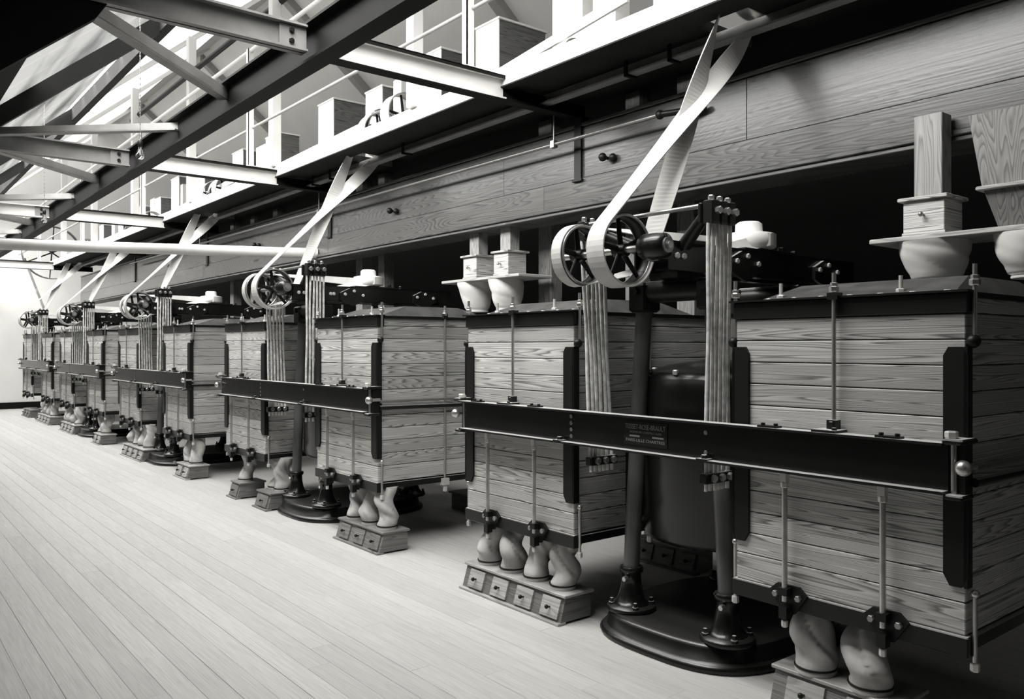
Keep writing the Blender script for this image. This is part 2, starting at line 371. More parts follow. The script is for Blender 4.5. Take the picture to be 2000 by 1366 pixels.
# rafters under the front slope and under the back slope
for ty in TY + [2.4, 6.3]:
    if ty in TY:
        struct(MB().prism([(0.9, zf(0.9) - .2), (2.5, zf(2.5) - .2), (2.5, zf(2.5) - .02), (0.9, zf(0.9) - .02)], 'Y', ty - .05, ty + .05).build('beam', 'dark_paint'))
        struct(MB().prism([(2.5, zf(2.5) - .1), (5.36, zf(5.36) - .1), (5.36, zf(5.36) - .02), (2.5, zf(2.5) - .02)], 'Y', ty - .04, ty + .04).build('beam', 'white_paint'))
        struct(MB().prism([(5.36, zr(5.36) - .16), (9.8, zr(9.8) - .16), (9.8, zr(9.8)), (5.36, zr(5.36))], 'Y', ty + .35, ty + .5).build('beam', 'rafter'))
# purlins and a hanging shaft under the roof
struct(MB().box(2.28, 2.36, YN, YF, zf(2.3) - .2, zf(2.3) - .05).build('beam', 'dark_paint'))
tag(MB().cyl((3.5, 3.6, 5.1), (3.5, 14.0, 5.1), .035, n=12).build('roof_pipe', 'iron_soft'), 'long dark pipe running under the roof glazing', 'pipe')

# gallery: white fascia, dark soffit, floor, under-beam
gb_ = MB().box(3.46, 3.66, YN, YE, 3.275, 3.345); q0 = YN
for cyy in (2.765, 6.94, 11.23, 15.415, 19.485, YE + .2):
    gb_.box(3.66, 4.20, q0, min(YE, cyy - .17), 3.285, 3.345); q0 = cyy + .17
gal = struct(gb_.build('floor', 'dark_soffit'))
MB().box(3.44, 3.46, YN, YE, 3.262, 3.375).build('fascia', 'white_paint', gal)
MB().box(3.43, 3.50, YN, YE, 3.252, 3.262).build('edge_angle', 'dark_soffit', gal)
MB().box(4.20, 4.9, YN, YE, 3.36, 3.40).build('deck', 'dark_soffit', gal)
MB().box(3.46, 3.70, YN, YE, 3.345, 3.352).build('toe_board', 'white_paint', gal)
ub = struct(MB().box(3.838, 3.85, YN, YE, 3.21, 3.284).box(3.775, 3.85, YN, YE, 3.20, 3.212).build('beam', 'grey_paint'))
for ty in (3.2, 3.55, 6.2, 7.6, 8.0, 11.9):
    MB().box(3.765, 3.86, ty - .012, ty + .012, 3.185, 3.20).box(3.760, 3.772, ty - .012, ty + .012, 3.185, 3.285).build('stirrup', 'dark_paint', ub)
# gallery columns and railing
for cy in (5.5, 8.218, 10.9, 13.6, 16.3, 19.0):
    struct(MB().box(3.40, 3.50, cy - .05, cy + .05, 3.37, min(zf(3.45) - .1, 5.5), .006).build('column', 'white_paint'))
rail = empty('railing', (3.18, 4.39, 3.33)); tag(rail, 'white two-rail handrail along the gallery edge with posts on the tie beams', 'railing')
for ty in TY[1:]:
    MB().box(-.028, .028, -.006, .006, 0, 1.2).box(-.028, -.022, -.006, .05, 0, 1.2).box(-.05, .05, -.03, .05, 0, .01).build('post', 'white_paint', rail).location = (0, ty - 4.39, 0)
MB().cyl((0, -6, 1.18), (0, 18.6, 1.18), .02).build('handrail', 'white_paint', rail)
MB().cyl((0.02, -6, .40), (0.02, 18.6, .40), .014).build('middle_rail', 'grey_paint', rail)

# ================================================================ TRUNK (long wooden conveyor duct)
trk = empty('conveyor_trunk', (4.1, 0, 2.53)); tag(trk, 'long varnished wooden conveyor trunk hanging under the gallery', 'duct')
ys = [-1.6, 2.9, 5.2, 9.1, 13.0, 17.2, 20.7]
for a, b_ in zip(ys[:-1], ys[1:]):
    MB().box(0, .03, a + .001, b_ - .001, .185, .545, .002).build('board', 'trunk', trk)
ys = [-1.6, 0.7, 4.7, 8.3, 12.4, 16.2, 20.7]
for a, b_ in zip(ys[:-1], ys[1:]):
    MB().box(-.008, .03, a + .001, b_ - .001, .0, .182, .003).build('board', 'trunk', trk).location = (0, 0, 0)
MB().box(.03, .34, -1.6, 20.7, .0, .56).build('body', 'pine_dark', trk)
MB().box(-.03, .32, -1.6, 21.8, -.03, -.002, .005).build('bottom_rail', 'trunk', trk)
MB().box(-.015, .30, -1.6, 21.8, -.055, -.03, .004).build('lower_moulding', 'pine_dark', trk)
MB().box(-.015, .30, -1.6, 20.7, .55, .575, .004).build('top_moulding', 'trunk', trk)
for sy in (4.32, 8.25, 12.2, 16.1):
    MB().box(-.02, -.002, sy - .035, sy + .035, .17, .62).box(-.03, .0, sy - .05, sy + .05, .16, .175).build('hanger_strap', 'iron_soft', trk)
for sy in (4.035, 6.907, 10.3, 13.9):
    MB().cyl((-.045, sy, .28), (0, sy, .28), .012).ball((-.05, sy, .28), .03).ball((-.02, sy - .07, .27), .028).build('knob', 'iron_soft', trk)
pp = empty('service_pipe', (3.97, 3.47, 2.96)); tag(pp, 'thin pipe clipped along the front of the wooden trunk', 'pipe')
MB().cyl((0, 0, 0), (0, 12.5, .05), .013).build('tube', 'steel_dim', pp)
MB().ball((0, -.02, 0), .03).cyl((0, -.03, 0), (.1, -.3, 0), .02).build('elbow', 'iron_soft', pp)
for sy in (.98, 4.8, 8.7): MB().cyl((0, sy, 0), (0, sy, .24), .006).box(-.02, .02, sy - .02, sy + .02, -.02, .03).build('hanger', 'steel_dim', pp)
gpipe = MB(); d0, d1 = Vector((-2.6, 10.95, 2.5)), Vector((4.1, 8.58, 2.55))
gpipe.cyl(d0, d1, .058, n=24)
tag(gpipe.build('overhead_pipe', 'pale_paint'), 'pale horizontal pipe crossing the aisle into the wooden trunk', 'pipe')

# ================================================================ SIFTING MACHINE (prototype, local: x from box front, y from centre)
def make_wheel(name, r, wdt, parent, loc, mat='iron_soft', spokes=5):
    """pulley turning about Y"""
    o = MB().lathe([(r, -wdt / 2), (r * 1.004, 0), (r, wdt / 2), (r - .008, wdt / 2), (r - .010, 0), (r - .008, -wdt / 2)], (0, 0, 0), 'Y', n=40, closed=True).build(name, mat, parent)
    o.location = loc
    for sgn in (-1, 1):
        MB().lathe([(r + .001, sgn * wdt / 2 - .002), (r + .001, sgn * wdt / 2 + .002), (r - .012, sgn * wdt / 2 + .002), (r - .012, sgn * wdt / 2 - .002)], (0, 0, 0), 'Y', n=40, closed=True).build('rim_edge', 'steel', o)
    MB().lathe([(.03, -wdt * .45), (.033, 0), (.03, wdt * .45)], (0, 0, 0), 'Y', n=16).build('hub', 'iron_soft', o)
    for k in range(spokes):
        a = 2 * math.pi * k / spokes + .45
        d = Vector((math.cos(a), 0, math.sin(a))); w = Vector((-d.z, 0, d.x))
        p0, p1 = d * .028, d * (r - .009)
        vs = []
        for p, hw, ht in ((p0, .017, .012), (p1, .012, .008)):
            for q in range(8):
                b2 = 2 * math.pi * q / 8; vs.append(p + w * hw * math.cos(b2) + Vector((0, 1, 0)) * ht * math.sin(b2))
        MB().add(vs, [(i, (i + 1) % 8, 8 + (i + 1) % 8, 8 + i) for i in range(8)], True).build('spoke', 'iron_soft', o)
    return o

BT, BB = 1.69, 0.470      # box top / bottom
def sieve_box(root, y0, y1):
    D = 1.13
    core = MB().box(.012, D - .012, y0 + .012, y1 - .012, BB + .01, BT - .01).build('sieve_box', 'iron_soft', root)
    # stacked sieve frames
    hs = [.060] + [.094] * 11 + [.118]
    tot = sum(hs); z = BT - .012; sc_ = (BT - .012 - BB - .02) / tot
    for i, h in enumerate(hs):
        h *= sc_
        mat = 'pine' if i < 12 else 'pine_dark'
        mb = MB().box(-D / 2, D / 2, -(y1 - y0) / 2, (y1 - y0) / 2, -h / 2 + .002, h / 2 - .002, .003)
        o = mb.build('sieve_frame', mat if i < 12 else 'pine', core); o.location = (D / 2, (y0 + y1) / 2, z - h / 2); z -= h
    # iron top band on the front, thin bar on the sides
    MB().box(-.012, .05, y0 - .012, y1 + .012, BT - .07, BT + .002, .004).box(-.03, .05, y0 - .02, y1 + .02, BT + .002, BT + .010).build('top_band', 'iron', core)
    MB().box(.05, D + .01, y0 - .012, y0, BT - .016, BT + .004).box(.05, D + .01, y1, y1 + .012, BT - .016, BT + .004).box(.05, D, y0, y1, BT - .01, BT + .002).build('side_bar', 'iron', core)
    MB().box(-.014, .03, y0 - .014, y1 + .014, BB - .052, BB + .02, .004).box(.03, D + .01, y0 - .014, y0, BB - .03, BB + .012).box(.03, D + .01, y1, y1 + .014, BB - .03, BB + .012).box(.0, D, y0, y1, BB - .02, BB + .01).build('bottom_band', 'iron', core)
    # low hipped sheet lid
    e = .06; f_ = .32; zt = BT + .008; zh = BT + .085
    vs = [(e, y0 + e, zt), (D - e, y0 + e, zt), (D - e, y1 - e, zt), (e, y1 - e, zt), (f_, y0 + .12, zh), (D - f_, y0 + .12, zh), (D - f_, y1 - .12, zh), (f_, y1 - .12, zh)]
    MB().add(vs, [(0, 1, 5, 4), (1, 2, 6, 5), (2, 3, 7, 6), (3, 0, 4, 7), (4, 5, 6, 7), (3, 2, 1, 0)]).build('lid', 'lid_paint', core)
    rv = MB()
    for k in range(7): rv.hexa((e + .03, y0 + .1 + k * (y1 - y0 - .2) / 6, zt), .012, .012)
    rv.build('lid_rivets', 'bolt', core)
    # corner plates above and below the channel
    for yc in (y0 + .028, y1 - .028):
        MB().prism([(yc - .042, .98), (yc + .042, .98), (yc + .042, 1.47), (yc + .025, 1.50), (yc - .025, 1.50), (yc - .042, 1.47)], 'X', -.014, -.001).build('corner_plate', 'iron_soft', core)
        MB().prism([(yc - .042, 1.0), (yc + .042, 1.0), (yc + .042, .70), (yc + .02, .66), (yc - .02, .66), (yc - .042, .70)], 'X', -.014, -.001).build('corner_plate', 'iron_soft', core)
    for ys_, sg in ((y0, -1), (y1, 1)):
        MB().box(-.014, .028, min(ys_, ys_ + sg * .012), max(ys_, ys_ + sg * .012), .66, 1.50).build('corner_angle', 'iron_soft', core)
    def rod(px, py, z0, z1, r=.0085, name='clamp_rod', nut=True):
        m = MB().cyl((px, py, z0), (px, py, z1), r, n=8)
        if nut: m.hexa((px, py, z1 - .075), .019, .022).hexa((px, py, z1 - .052), .014, .014)
        return m.build(name, 'steel', core)
    ym = (y0 + y1) / 2 - .0
    rod(-.030, ym, 1.18, BT + .10)
    MB().box(-.045, -.005, ym - .022, ym + .022, BT - .005, BT + .022).build('rod_lug', 'iron', core)
    for yc in (y0 - .022, y1 + .022):
        rod(.022, yc, 1.51, BT + .10)
        MB().ball((.01, yc, 1.52), .024).build('eye_nut', 'iron_soft', core)
        rod(.022, yc, BB - .09, .64, nut=False)
        MB().ball((.022, yc, .64), .015).build('eye_nut', 'steel', core)
        MB().hexa((.022, yc, BB - .1), .016, .03).build('rod_nut', 'bolt', core)
        # mid side rods
        rod(.58, yc, BB - .07, BT + .09)
        MB().box(.55, .61, yc - .018, yc + .018, BB - .05, BB + .0).hexa((.58, yc, BB - .1), .018, .04).build('rod_foot', 'bolt', core)
        MB().box(.56, .60, yc - .012, yc + .012, BT - .01, BT + .03).build('rod_lug', 'iron', core)
    # lower front jack rods with diamond plates
    for yc in (y0 + .27, y1 - .27):
        MB().cyl((-.05, yc, BB - .01), (-.05, yc, .985), .0115, n=10).build('jack_rod', 'steel', core)
        MB().box(-.064, -.036, yc - .014, yc + .014, .95, .992).hexa((-.05, yc, .925), .017, .024).build('jack_nut', 'bolt', core)
        MB().prism([(yc - .085, BB + .02), (yc - .05, BB + .052), (yc + .05, BB + .052), (yc + .085, BB + .02), (yc + .03, BB - .062), (yc - .03, BB - .062)], 'X', -.028, -.014).box(-.066, -.028, yc - .02, yc + .02, BB + .015, BB + .045).box(-.066, -.028, yc - .018, yc + .018, BB - .08, BB - .03).build('jack_plate', 'iron_soft', core)
        for q_ in (-.052, .052): MB().hexa((-.045, yc + q_, BB + .008), .014, .018, 'X').build('jack_bolt', 'steel_dim', core)
        MB().hexa((-.05, yc, BB - .115), .013, .028).build('jack_end', 'bolt', core)
    # nuts along the lid
    for q in (.3, .85):
        MB().cyl((.12, y0 + q * (y1 - y0), BT), (.12, y0 + q * (y1 - y0), BT + .085), .008, n=8).hexa((.12, y0 + q * (y1 - y0), BT + .01), .018, .025).build('lid_bolt', 'bolt', core)
    return core

def make_machine():
    root = empty('sifting_machine')
    sieve_box(root, -1.485, -.535); sieve_box(root, .505, 1.475)
    # channel beam, open to the front
    ch = MB().box(-.065, -.052, -1.455, 1.42, 1.0, 1.162).build('channel_beam', 'iron_gloss', root)
    MB().box(-.118, -.052, -1.455, 1.42, 1.160, 1.170).box(-.112, -.052, -1.455, 1.42, .992, 1.002).build('flange', 'iron', ch)
    for yy in (-1.47, 1.435):
        MB().cyl((-.055, yy, .97), (-.055, yy, 1.2), .011, n=8).build('end_rod', 'steel', ch)
        sg = -1 if yy < 0 else 1
        MB().box(-.11, .02, min(yy - sg * .02, yy + sg * .05), max(yy - sg * .02, yy + sg * .05), 1.165, 1.185, .006).build('end_bracket', 'iron', ch)
        MB().box(-.10, .0, min(yy - sg * .02, yy + sg * .045), max(yy - sg * .02, yy + sg * .045), .975, .992, .005).build('end_bracket', 'iron', ch)
        MB().box(-.05, .0, min(yy, yy + sg * .035), max(yy, yy + sg * .035), .99, 1.17).build('end_casting', 'iron_soft', ch)
        MB().hexa((-.075, yy, 1.185), .022, .025).build('end_nut', 'bolt', ch)
        MB().ball((-.09, yy + sg * .045, 1.088), .028).cyl((-.07, yy + sg * .045, 1.088), (.0, yy + sg * .045, 1.088), .012).build('ball_knob', 'steel', ch)
        MB().cyl((.0, yy + sg * .045, 1.075), (1.25, yy + sg * .045, 1.075), .011).build('tie_bar', 'steel_dim', ch)
        MB().cyl((.0, yy + sg * .045, 1.03), (1.25, yy + sg * .045, 1.02), .016).build('tie_bar', 'iron', ch)
    for yy in (.455, -.42):
        for zz in (1.03, 1.065, 1.10, 1.135) if yy > 0 else (1.03, 1.12): MB().hexa((-.069, yy, zz), .011, .005, 'X').build('rivet', 'steel_dim', ch)
    for yy in (.52, -.43):
        MB().box(-.112, -.07, yy - .03, yy + .03, 1.002, 1.008).hexa((-.09, yy, 1.008), .016, .016).build('flange_bolt', 'iron', ch)
    for yy in (-1.26, -.76, .72, 1.25):
        MB().box(-.11, -.07, yy - .045, yy + .045, 1.170, 1.178).hexa((-.09, yy - .03, 1.178), .009, .01).hexa((-.09, yy + .03, 1.178), .009, .01).build('slotted_plate', 'iron_soft', ch)
    for yy in (-1.01, .99):
        MB().box(-.11, -.02, yy - .05, yy + .05, 1.170, 1.18).box(-.05, -.015, yy - .02, yy + .02, 1.18, 1.215).hexa((-.055, yy, 1.197), .014, .03, 'X').hexa((-.09, yy - .035, 1.18), .01, .01).build('rod_anchor', 'iron', ch)
    # housing drum between the boxes
    dr = MB().lathe([(.40, .50), (.43, .53), (.43, 1.26), (.425, 1.33), (.40, 1.37), (.30, 1.405), (.12, 1.43), (.001, 1.432)], (.60, -.03, 0), n=48).build('drum_housing', 'iron_gloss', root)
    MB().box(.40, .8, -.54, -.42, .55, 1.0).box(.4, .8, .42, .52, .55, 1.0).build('drum_bracket', 'iron_soft', dr)
    for k in range(10):
        a = 2 * math.pi * k / 10
        MB().hexa((.60 + .405 * math.cos(a), -.03 + .405 * math.sin(a), 1.36), .016, .025).build('drum_bolt', 'bolt', dr)
    # rear drawer channel
    MB().box(1.14, 1.20, -1.45, 1.42, 1.0, 1.16).build('rear_channel', 'iron_soft', root)
    # cane hangers: six canes side by side across the aisle direction, three clamps of two
    XC = .045
    for yc, lean in ((-.41, .015), (.41, -.07)):
        hb = MB().box(XC - .10, XC + .10, yc + lean - .022, yc + lean + .022, .885, .93, .005).build('cane_clamp', 'iron', root)
        for k in range(3):
            MB().hexa((XC + (k - 1) * .058, yc + lean - .042, .91), .018, .02, 'Y').build('clamp_bolt', 'steel', hb)
        tb = MB()
        for k in range(3): tb.box(XC + (k - 1) * .06 - .027, XC + (k - 1) * .06 + .027, yc - .03, yc + .03, 2.055, 2.16, .006)
        tb = tb.build('cane_clamp', 'iron', root)
        for k in range(3):
            MB().hexa((XC + (k - 1) * .06, yc - .055, 2.11), .018, .026, 'Y').build('clamp_bolt', 'steel', tb)
            MB().hexa((XC + (k - 1) * .06, yc, 2.16), .014, .022).build('clamp_bolt', 'steel', tb)
        for k in range(6):
            xx_ = XC + (k - 2.5) * .0305
            pts = [(xx_ + .002 * math.sin(q * 1.7 + k), yc + lean * (1 - q / 8.0) + .003 * math.sin(q + k * 2), .85 + q * (2.09 - .85) / 8) for q in range(9)]
            MB().tube(pts, .0096, n=8).build('cane', 'cane', root)
    return root

def make_stand():
    root = empty('machine_stand')
    # base plate with rounded front
    prof = []
    for (s_, z) in ((1.0, 0), (1.012, .02), (.99, .035), (.955, .045), (.94, .10), (.92, .118), (.90, .12)):
        ring = []
        for k in range(48):
            a = 2 * math.pi * k / 48; c_, q_ = math.cos(a), math.sin(a)
            ring.append((.60 + .62 * s_ * math.copysign(abs(c_) ** .62, c_), -.02 + .525 * s_ * math.copysign(abs(q_) ** .66, q_), z))
        prof.append(ring)
    mb = MB(); vs = [p for r in prof for p in r]; n = 48
    mb.add(vs, [(k * n + i, k * n + (i + 1) % n, (k + 1) * n + (i + 1) % n, (k + 1) * n + i) for k in range(len(prof) - 1) for i in range(n)], True)
    mb.add(prof[-1], [tuple(range(n))]); mb.add(prof[0], [tuple(range(n - 1, -1, -1))])
    mb.build('base_plate', 'iron_gloss', root)
    for (xb, yb, xt, yt) in ((.19, .265, .22, .20), (.19, -.345, .22, -.24), (1.05, .265, 1.02, .2), (1.05, -.345, 1.02, -.24)):
        ft = MB().lathe([(.125, .118), (.13, .128), (.125, .142), (.095, .150), (.075, .175), (.062, .21), (.052, .26), (.05, .31), (.062, .318), (.064, .335), (.056, .345)], (xb, yb, 0), n=28).build('column_foot', 'iron_gloss', root)
        for k in range(4):
            a = math.pi / 4 + k * math.pi / 2 + .15
            MB().hexa((xb + .105 * math.cos(a), yb + .105 * math.sin(a), .145), .018, .012).hexa((xb + .105 * math.cos(a), yb + .105 * math.sin(a), .157), .011, .02).build('foot_bolt', 'iron', ft)
        MB().hexa((xb - .08, yb - .02, .29), .015, .03, 'X').build('set_screw', 'steel', ft)
        MB().cyl((xb, yb, .33), (xt, yt, 1.74), .043, n=20).build('column', 'column_paint', root)
        MB().box(xt - .065, xt + .065, yt - .06, yt + .06, 1.68, 1.83, .012).hexa((xt - .085, yt, 1.79), .02, .022, 'X').build('column_head', 'iron_gloss', root)
    MB().cyl((.22, .17, 1.785), (.22, -.21, 1.785), .056, n=20).build('cross_head', 'iron', root)
    MB().cyl((1.02, .17, 1.785), (1.02, -.21, 1.785), .056, n=20).build('cross_head', 'iron', root)
    bm_ = MB().box(-.06, 1.60, -.20, -.19, 1.862, 1.998).box(-.06, 1.60, -.20, -.12, 1.990, 2.0).box(-.06, 1.60, -.20, -.12, 1.862, 1.870).build('carrying_beam', 'iron_gloss', root)
    MB().box(.0, 1.60, .06, .07, 1.862, 1.998).box(.0, 1.6, .0, .07, 1.862, 1.870).box(.0, 1.6, .0, .07, 1.99, 2.0).box(.1, .3, -.12, .06, 1.84, 1.87).build('carrying_beam', 'iron_soft', root)
    for bx in (.0, .05, .30, .33):
        MB().hexa((bx, -.212, 1.93), .015, .014, 'Y').build('beam_bolt', 'bolt', bm_)
    for xo in (.52, 1.28):
        hp = MB().prism([(xo - .13, 1.875), (xo - .13, 1.945), (xo - .04, 1.985), (xo + .13, 1.945), (xo + .13, 1.89), (xo, 1.83)], 'Y', -.222, -.202).build('tension_plate', 'iron', root)
        for q in ((-.09, 1.93), (.0, 1.96), (.09, 1.925)): MB().hexa((xo + q[0], -.236, q[1]), .014, .014, 'Y').build('plate_bolt', 'bolt', hp)
    # bearing, shaft, two pulleys
    br = MB().lathe([(.035, -.10), (.056, -.09), (.062, -.03), (.062, .03), (.05, .05), (.03, .055)], (-.13, -.155, 1.965), 'Y', n=24).box(-.12, -.04, -.20, -.12, 1.90, 1.995, .008).build('bearing', 'iron_gloss', root)
    MB().lathe([(.036, -.108), (.036, -.098), (.022, -.098), (.022, -.112)], (-.13, -.155, 1.965), 'Y', n=20).build('oil_ring', 'steel_dim', br)
    MB().cyl((-.13, -.275, 1.965), (-.13, .46, 1.965), .017, n=16).build('shaft', 'steel', root)
    make_wheel('pulley', .172, .085, root, (-.13, .035, 1.965))
    make_wheel('pulley', .152, .085, root, (-.13, .33, 1.965))
    # trestle arms to the hanger clamps and tie rod
    for (yc, y_in) in ((-.41, -.20), (.41, .08)):
        MB().cyl((.0, yc + (.03 if yc < 0 else -.03), 2.115), (.06, y_in, 1.985), .026, .034, n=14).box(-.05, .13, yc + (.03 if yc < 0 else -.05), yc + (.05 if yc < 0 else -.03), 2.06, 2.15, .005).box(.04, .2, y_in - .05, y_in + .05, 1.985, 2.005, .004).build('trestle_arm', 'iron', root)
    MB().cyl((-.02, -.38, 2.14), (-.02, .38, 2.14), .011, n=10).build('tie_rod', 'steel', root)
    # horizontal disc pulley
    dp = MB().lathe([(.10, 2.02), (.135, 2.028), (.138, 2.065), (.135, 2.105), (.10, 2.112), (.072, 2.115), (.07, 2.16), (.055, 2.172), (.001, 2.174)], (.75, -.07, 0), n=40).build('disc_pulley', 'white_paint', root)
    MB().box(.55, 1.0, -.19, .05, 2.0, 2.012).hexa((.93, -.15, 2.012), .02, .03).hexa((1.05, -.15, 2.0), .016, .03).build('disc_bearing', 'iron', root)
    return root

def lerp(a, b, t): return Vector(a) + (Vector(b) - Vector(a)) * t
def make_belts():
    """crossed drive belt (wheel -> line shaft) and quarter-turn belt (second wheel -> disc)"""
    wc, wr = Vector((-.13, .035, 1.965)), .176
    pc, pr = Vector((.95, .035, 3.55)), .18
    d = pc - wc; L = d.length; u = d.normalized(); perp = Vector((u.z, 0, -u.x))   # perp points to +x, down
    ang = math.asin((wr + pr) / L)
    W = .056
    def n_at(sgn):   # outward normal where strand touches the wheel
        return (perp * sgn * math.cos(ang) + u * math.sin(ang)).normalized()
    mb = MB()
    for sgn in (-1, 1):
        nv = n_at(sgn); p0 = wc + nv * wr; p1 = pc - nv * pr
        pts, ws = [], []
        dirv = (p1 - p0).normalized()
        for k in range(81):
            t = k / 80; a = math.pi * (t ** 2.6 if sgn < 0 else t ** 1.3)
            w = Matrix.Rotation(a * (1 if sgn < 0 else 1), 3, dirv) @ Vector((0, W, 0))
            pts.append(lerp(p0, p1, t) + Vector((0, sgn * .006 * math.sin(math.pi * t), 0))); ws.append(w)
        mb.ribbon(pts, ws, .006)
    # wraps
    def wrap(c, r, nA, nB, through):
        aA, aB = math.atan2(nA.z, nA.x), math.atan2(nB.z, nB.x); at = math.atan2(through.z, through.x)
        def norm(x, base):
            while x < base: x += 2 * math.pi
            return x
        b1 = norm(aB, aA); t1 = norm(at, aA)
        if t1 > b1: b1 -= 2 * math.pi
        pts = [c + Vector((math.cos(aA + (b1 - aA) * k / 24), 0, math.sin(aA + (b1 - aA) * k / 24))) * r for k in range(25)]
        mb.ribbon(pts, [Vector((0, W, 0))] * 25, .006)
    wrap(wc, wr, n_at(1), n_at(-1), -u); wrap(pc, pr, -n_at(1), -n_at(-1), u)
    b1 = mb.build('drive_belt', 'belt')
    mb = MB()
    dc = Vector((.75, -.07, 2.068)); dr = .140; c1 = Vector((-.13, .33, 1.965)); r1 = .156
    for (sy, sz) in ((1, 1), (-1, -1)):
        p0 = dc + Vector((-.01, sy * dr, 0)); p1 = c1 + Vector((0, 0, sz * r1 * .98)) ; pts = []; ws = []
        for k in range(21):
            t = k / 20; a = math.pi / 2 * t * (1 if sy > 0 else 1)
            pts.append(lerp(p0, p1, t)); ws.append(Vector((0, math.sin(a), math.cos(a))) * .034)
        mb.ribbon(pts, ws, .005)
    pts = [dc + Vector((math.cos(a), math.sin(a), 0)) * dr for a in [math.radians(-92 + 184 * k / 20) for k in range(21)]]
    mb.ribbon(pts, [Vector((0, 0, .034))] * 21, .005)
    pts = [c1 + Vector((math.cos(a), 0, math.sin(a))) * r1 for a in [math.radians(90 + 180 * k / 20) for k in range(21)]]
    mb.ribbon(pts, [Vector((0, .034, 0))] * 21, .005)
    b2 = mb.build('transfer_belt', 'belt')
    # line shaft pulley
    lp = empty('shaft_pulley')
    make_wheel('rim', .175, .12, lp, (0, 0, 0), 'steel_dim')
    return b1, b2, lp

XB = 3.03
ms = make_machine(); st = make_stand(); db, tb_, lsp = make_belts()
index_children()
# centre Y, y scale, z scale, x
MACH = [(2.73, 1.0, 1.0, 0.0), (6.907, 1.055, 1.022, 0.0), (11.196, 1.075, 1.033, 0.0), (15.38, 1.10, 1.04, 0.0), (19.45, 1.12, 1.045, 0.0)]
ORD = ['nearest', 'second nearest', 'middle', 'second farthest', 'farthest']
WH = ['in the row, right beside the camera', 'in the row, behind the nearest one', 'in the row of five', 'in the row, next to the last', 'in the row, against the white end wall']
mroots = []
for i, (yc, sy, sz, dx) in enumerate(MACH):
    m = ms if i == 0 else copy_tree(ms); s_ = st if i == 0 else copy_tree(st)
    m.location = s_.location = (XB + dx, yc, 0); m.scale = (1, sy, sz); s_.scale = (1, 1.0, sz)
    mroots.append(m)
    tag(m, ['nearest plank-sided sifting machine, with maker lettering on its black channel', 'second sifting machine from the camera, its whole plank side showing', 'third sifting machine from the camera, in the middle of the row', 'fourth sifting machine from the camera, next to the last', 'farthest sifting machine, standing in front of the white end wall'][i], 'machine', 'sifting machines in a row')
    tag(s_, 'black iron column stand carrying the %s sifting machine' % ['nearest', 'second', 'third', 'fourth', 'farthest'][i], 'stand', 'cast iron machine stands')
    b1 = db if i == 0 else copy_tree(db); b2 = tb_ if i == 0 else copy_tree(tb_); lp = lsp if i == 0 else copy_tree(lsp)
    for b in (b1, b2): b.location = (XB, yc, 0)
    b1.scale = (1, 1, 1); b1.location.z = 1.965 * (sz - 1); b2.scale = (1, 1, sz)
    lp.location = (XB + .95, yc + .035, 3.54 + 1.965 * (sz - 1))
    o_ = ['nearest', 'second', 'third', 'fourth', 'farthest'][i]
    tag(b1, 'crossed pale drive belt rising from the wheel of the %s machine' % o_, 'belt', 'crossed drive belts')
    tag(b2, 'pale quarter-turn belt to the flat disc of the %s machine' % o_, 'belt', 'quarter turn belts')
    tag(lp, 'pulley on the line shaft above the %s machine' % o_, 'pulley', 'line shaft pulleys')
sh = MB().cyl((XB + .95, -1.5, 3.55), (XB + .95, 21.8, 3.62), .022, n=12)
tag(sh.build('line_shaft', 'steel_dim'), 'long steel line shaft above the machines beside the gallery floor', 'shaft')
# maker's plate on the nearest channel
np_ = MB().box(XB - .069, XB - .0655, 2.53, 2.805, 1.025, 1.14).build('name_plate', 'plate', None)
np_.parent = [o for o in CH[ms.name] if o.name.startswith('channel_beam')][0]; np_.location = (-XB, -2.73, 0)
ltr = MB()
FONT = {'T': ['###', '.#.', '.#.', '.#.', '.#.'], 'E': ['###', '#..', '##.', '#..', '###'], 'I': ['#', '#', '#', '#', '#'], 'S': ['###', '#..', '###', '..#', '###'],
        'R': ['##.', '#.#', '##.', '#.#', '#.#'], 'O': ['###', '#.#', '#.#', '#.#', '###'], 'B': ['##.', '#.#', '##.', '#.#', '##.'], 'A': ['.#.', '#.#', '###', '#.#', '#.#'],
        'U': ['#.#', '#.#', '#.#', '#.#', '###'], 'L': ['#..', '#..', '#..', '#..', '###'], 'C': ['###', '#..', '#..', '#..', '###'], 'H': ['#.#', '#.#', '###', '#.#', '#.#'],
        'P': ['##.', '#.#', '##.', '#..', '#..'], 'N': ['#.#', '###', '###', '###', '#.#'], '-': ['..', '..', '##', '..', '..'], ' ': ['..', '..', '..', '..', '..']}
def curve_text(body, y_left, z, size, width=None):
    cu = bpy.data.curves.new('lettering', 'FONT'); cu.body = body; cu.size = size; cu.extrude = .0004; cu.align_x = 'LEFT'
    o = bpy.data.objects.new('lettering', cu); C.objects.link(o); cu.materials.append(M['letters'])
    bpy.context.view_layer.update()
    w = o.dimensions.x
    me = bpy.data.meshes.new_from_object(o); bpy.data.objects.remove(o); o = bpy.data.objects.new('lettering', me); C.objects.link(o)
    o.parent = np_.parent
    o.rotation_euler = (math.pi / 2, 0, -math.pi / 2)
    o.location = (-.0700, y_left - 2.73, z)
    if width and w > 0: o.scale = (width / w, 1, 1)
    return o
curve_text('TEISSET-ROSE-BRAULT', 2.795, 1.104, .034, .255)
curve_text('INGENIEURS CONSTRUCTEURS', 2.765, 1.085, .014, .20)
curve_text('PARIS-LILLE CHARTRES', 2.790, 1.043, .020, .245)
MB().box(-.0705, -.069, -.03, .035, 1.066, 1.074).box(-.0705, -.069, -.18, -.11, 1.066, 1.074).build('plate_bar', 'letters', np_.parent)

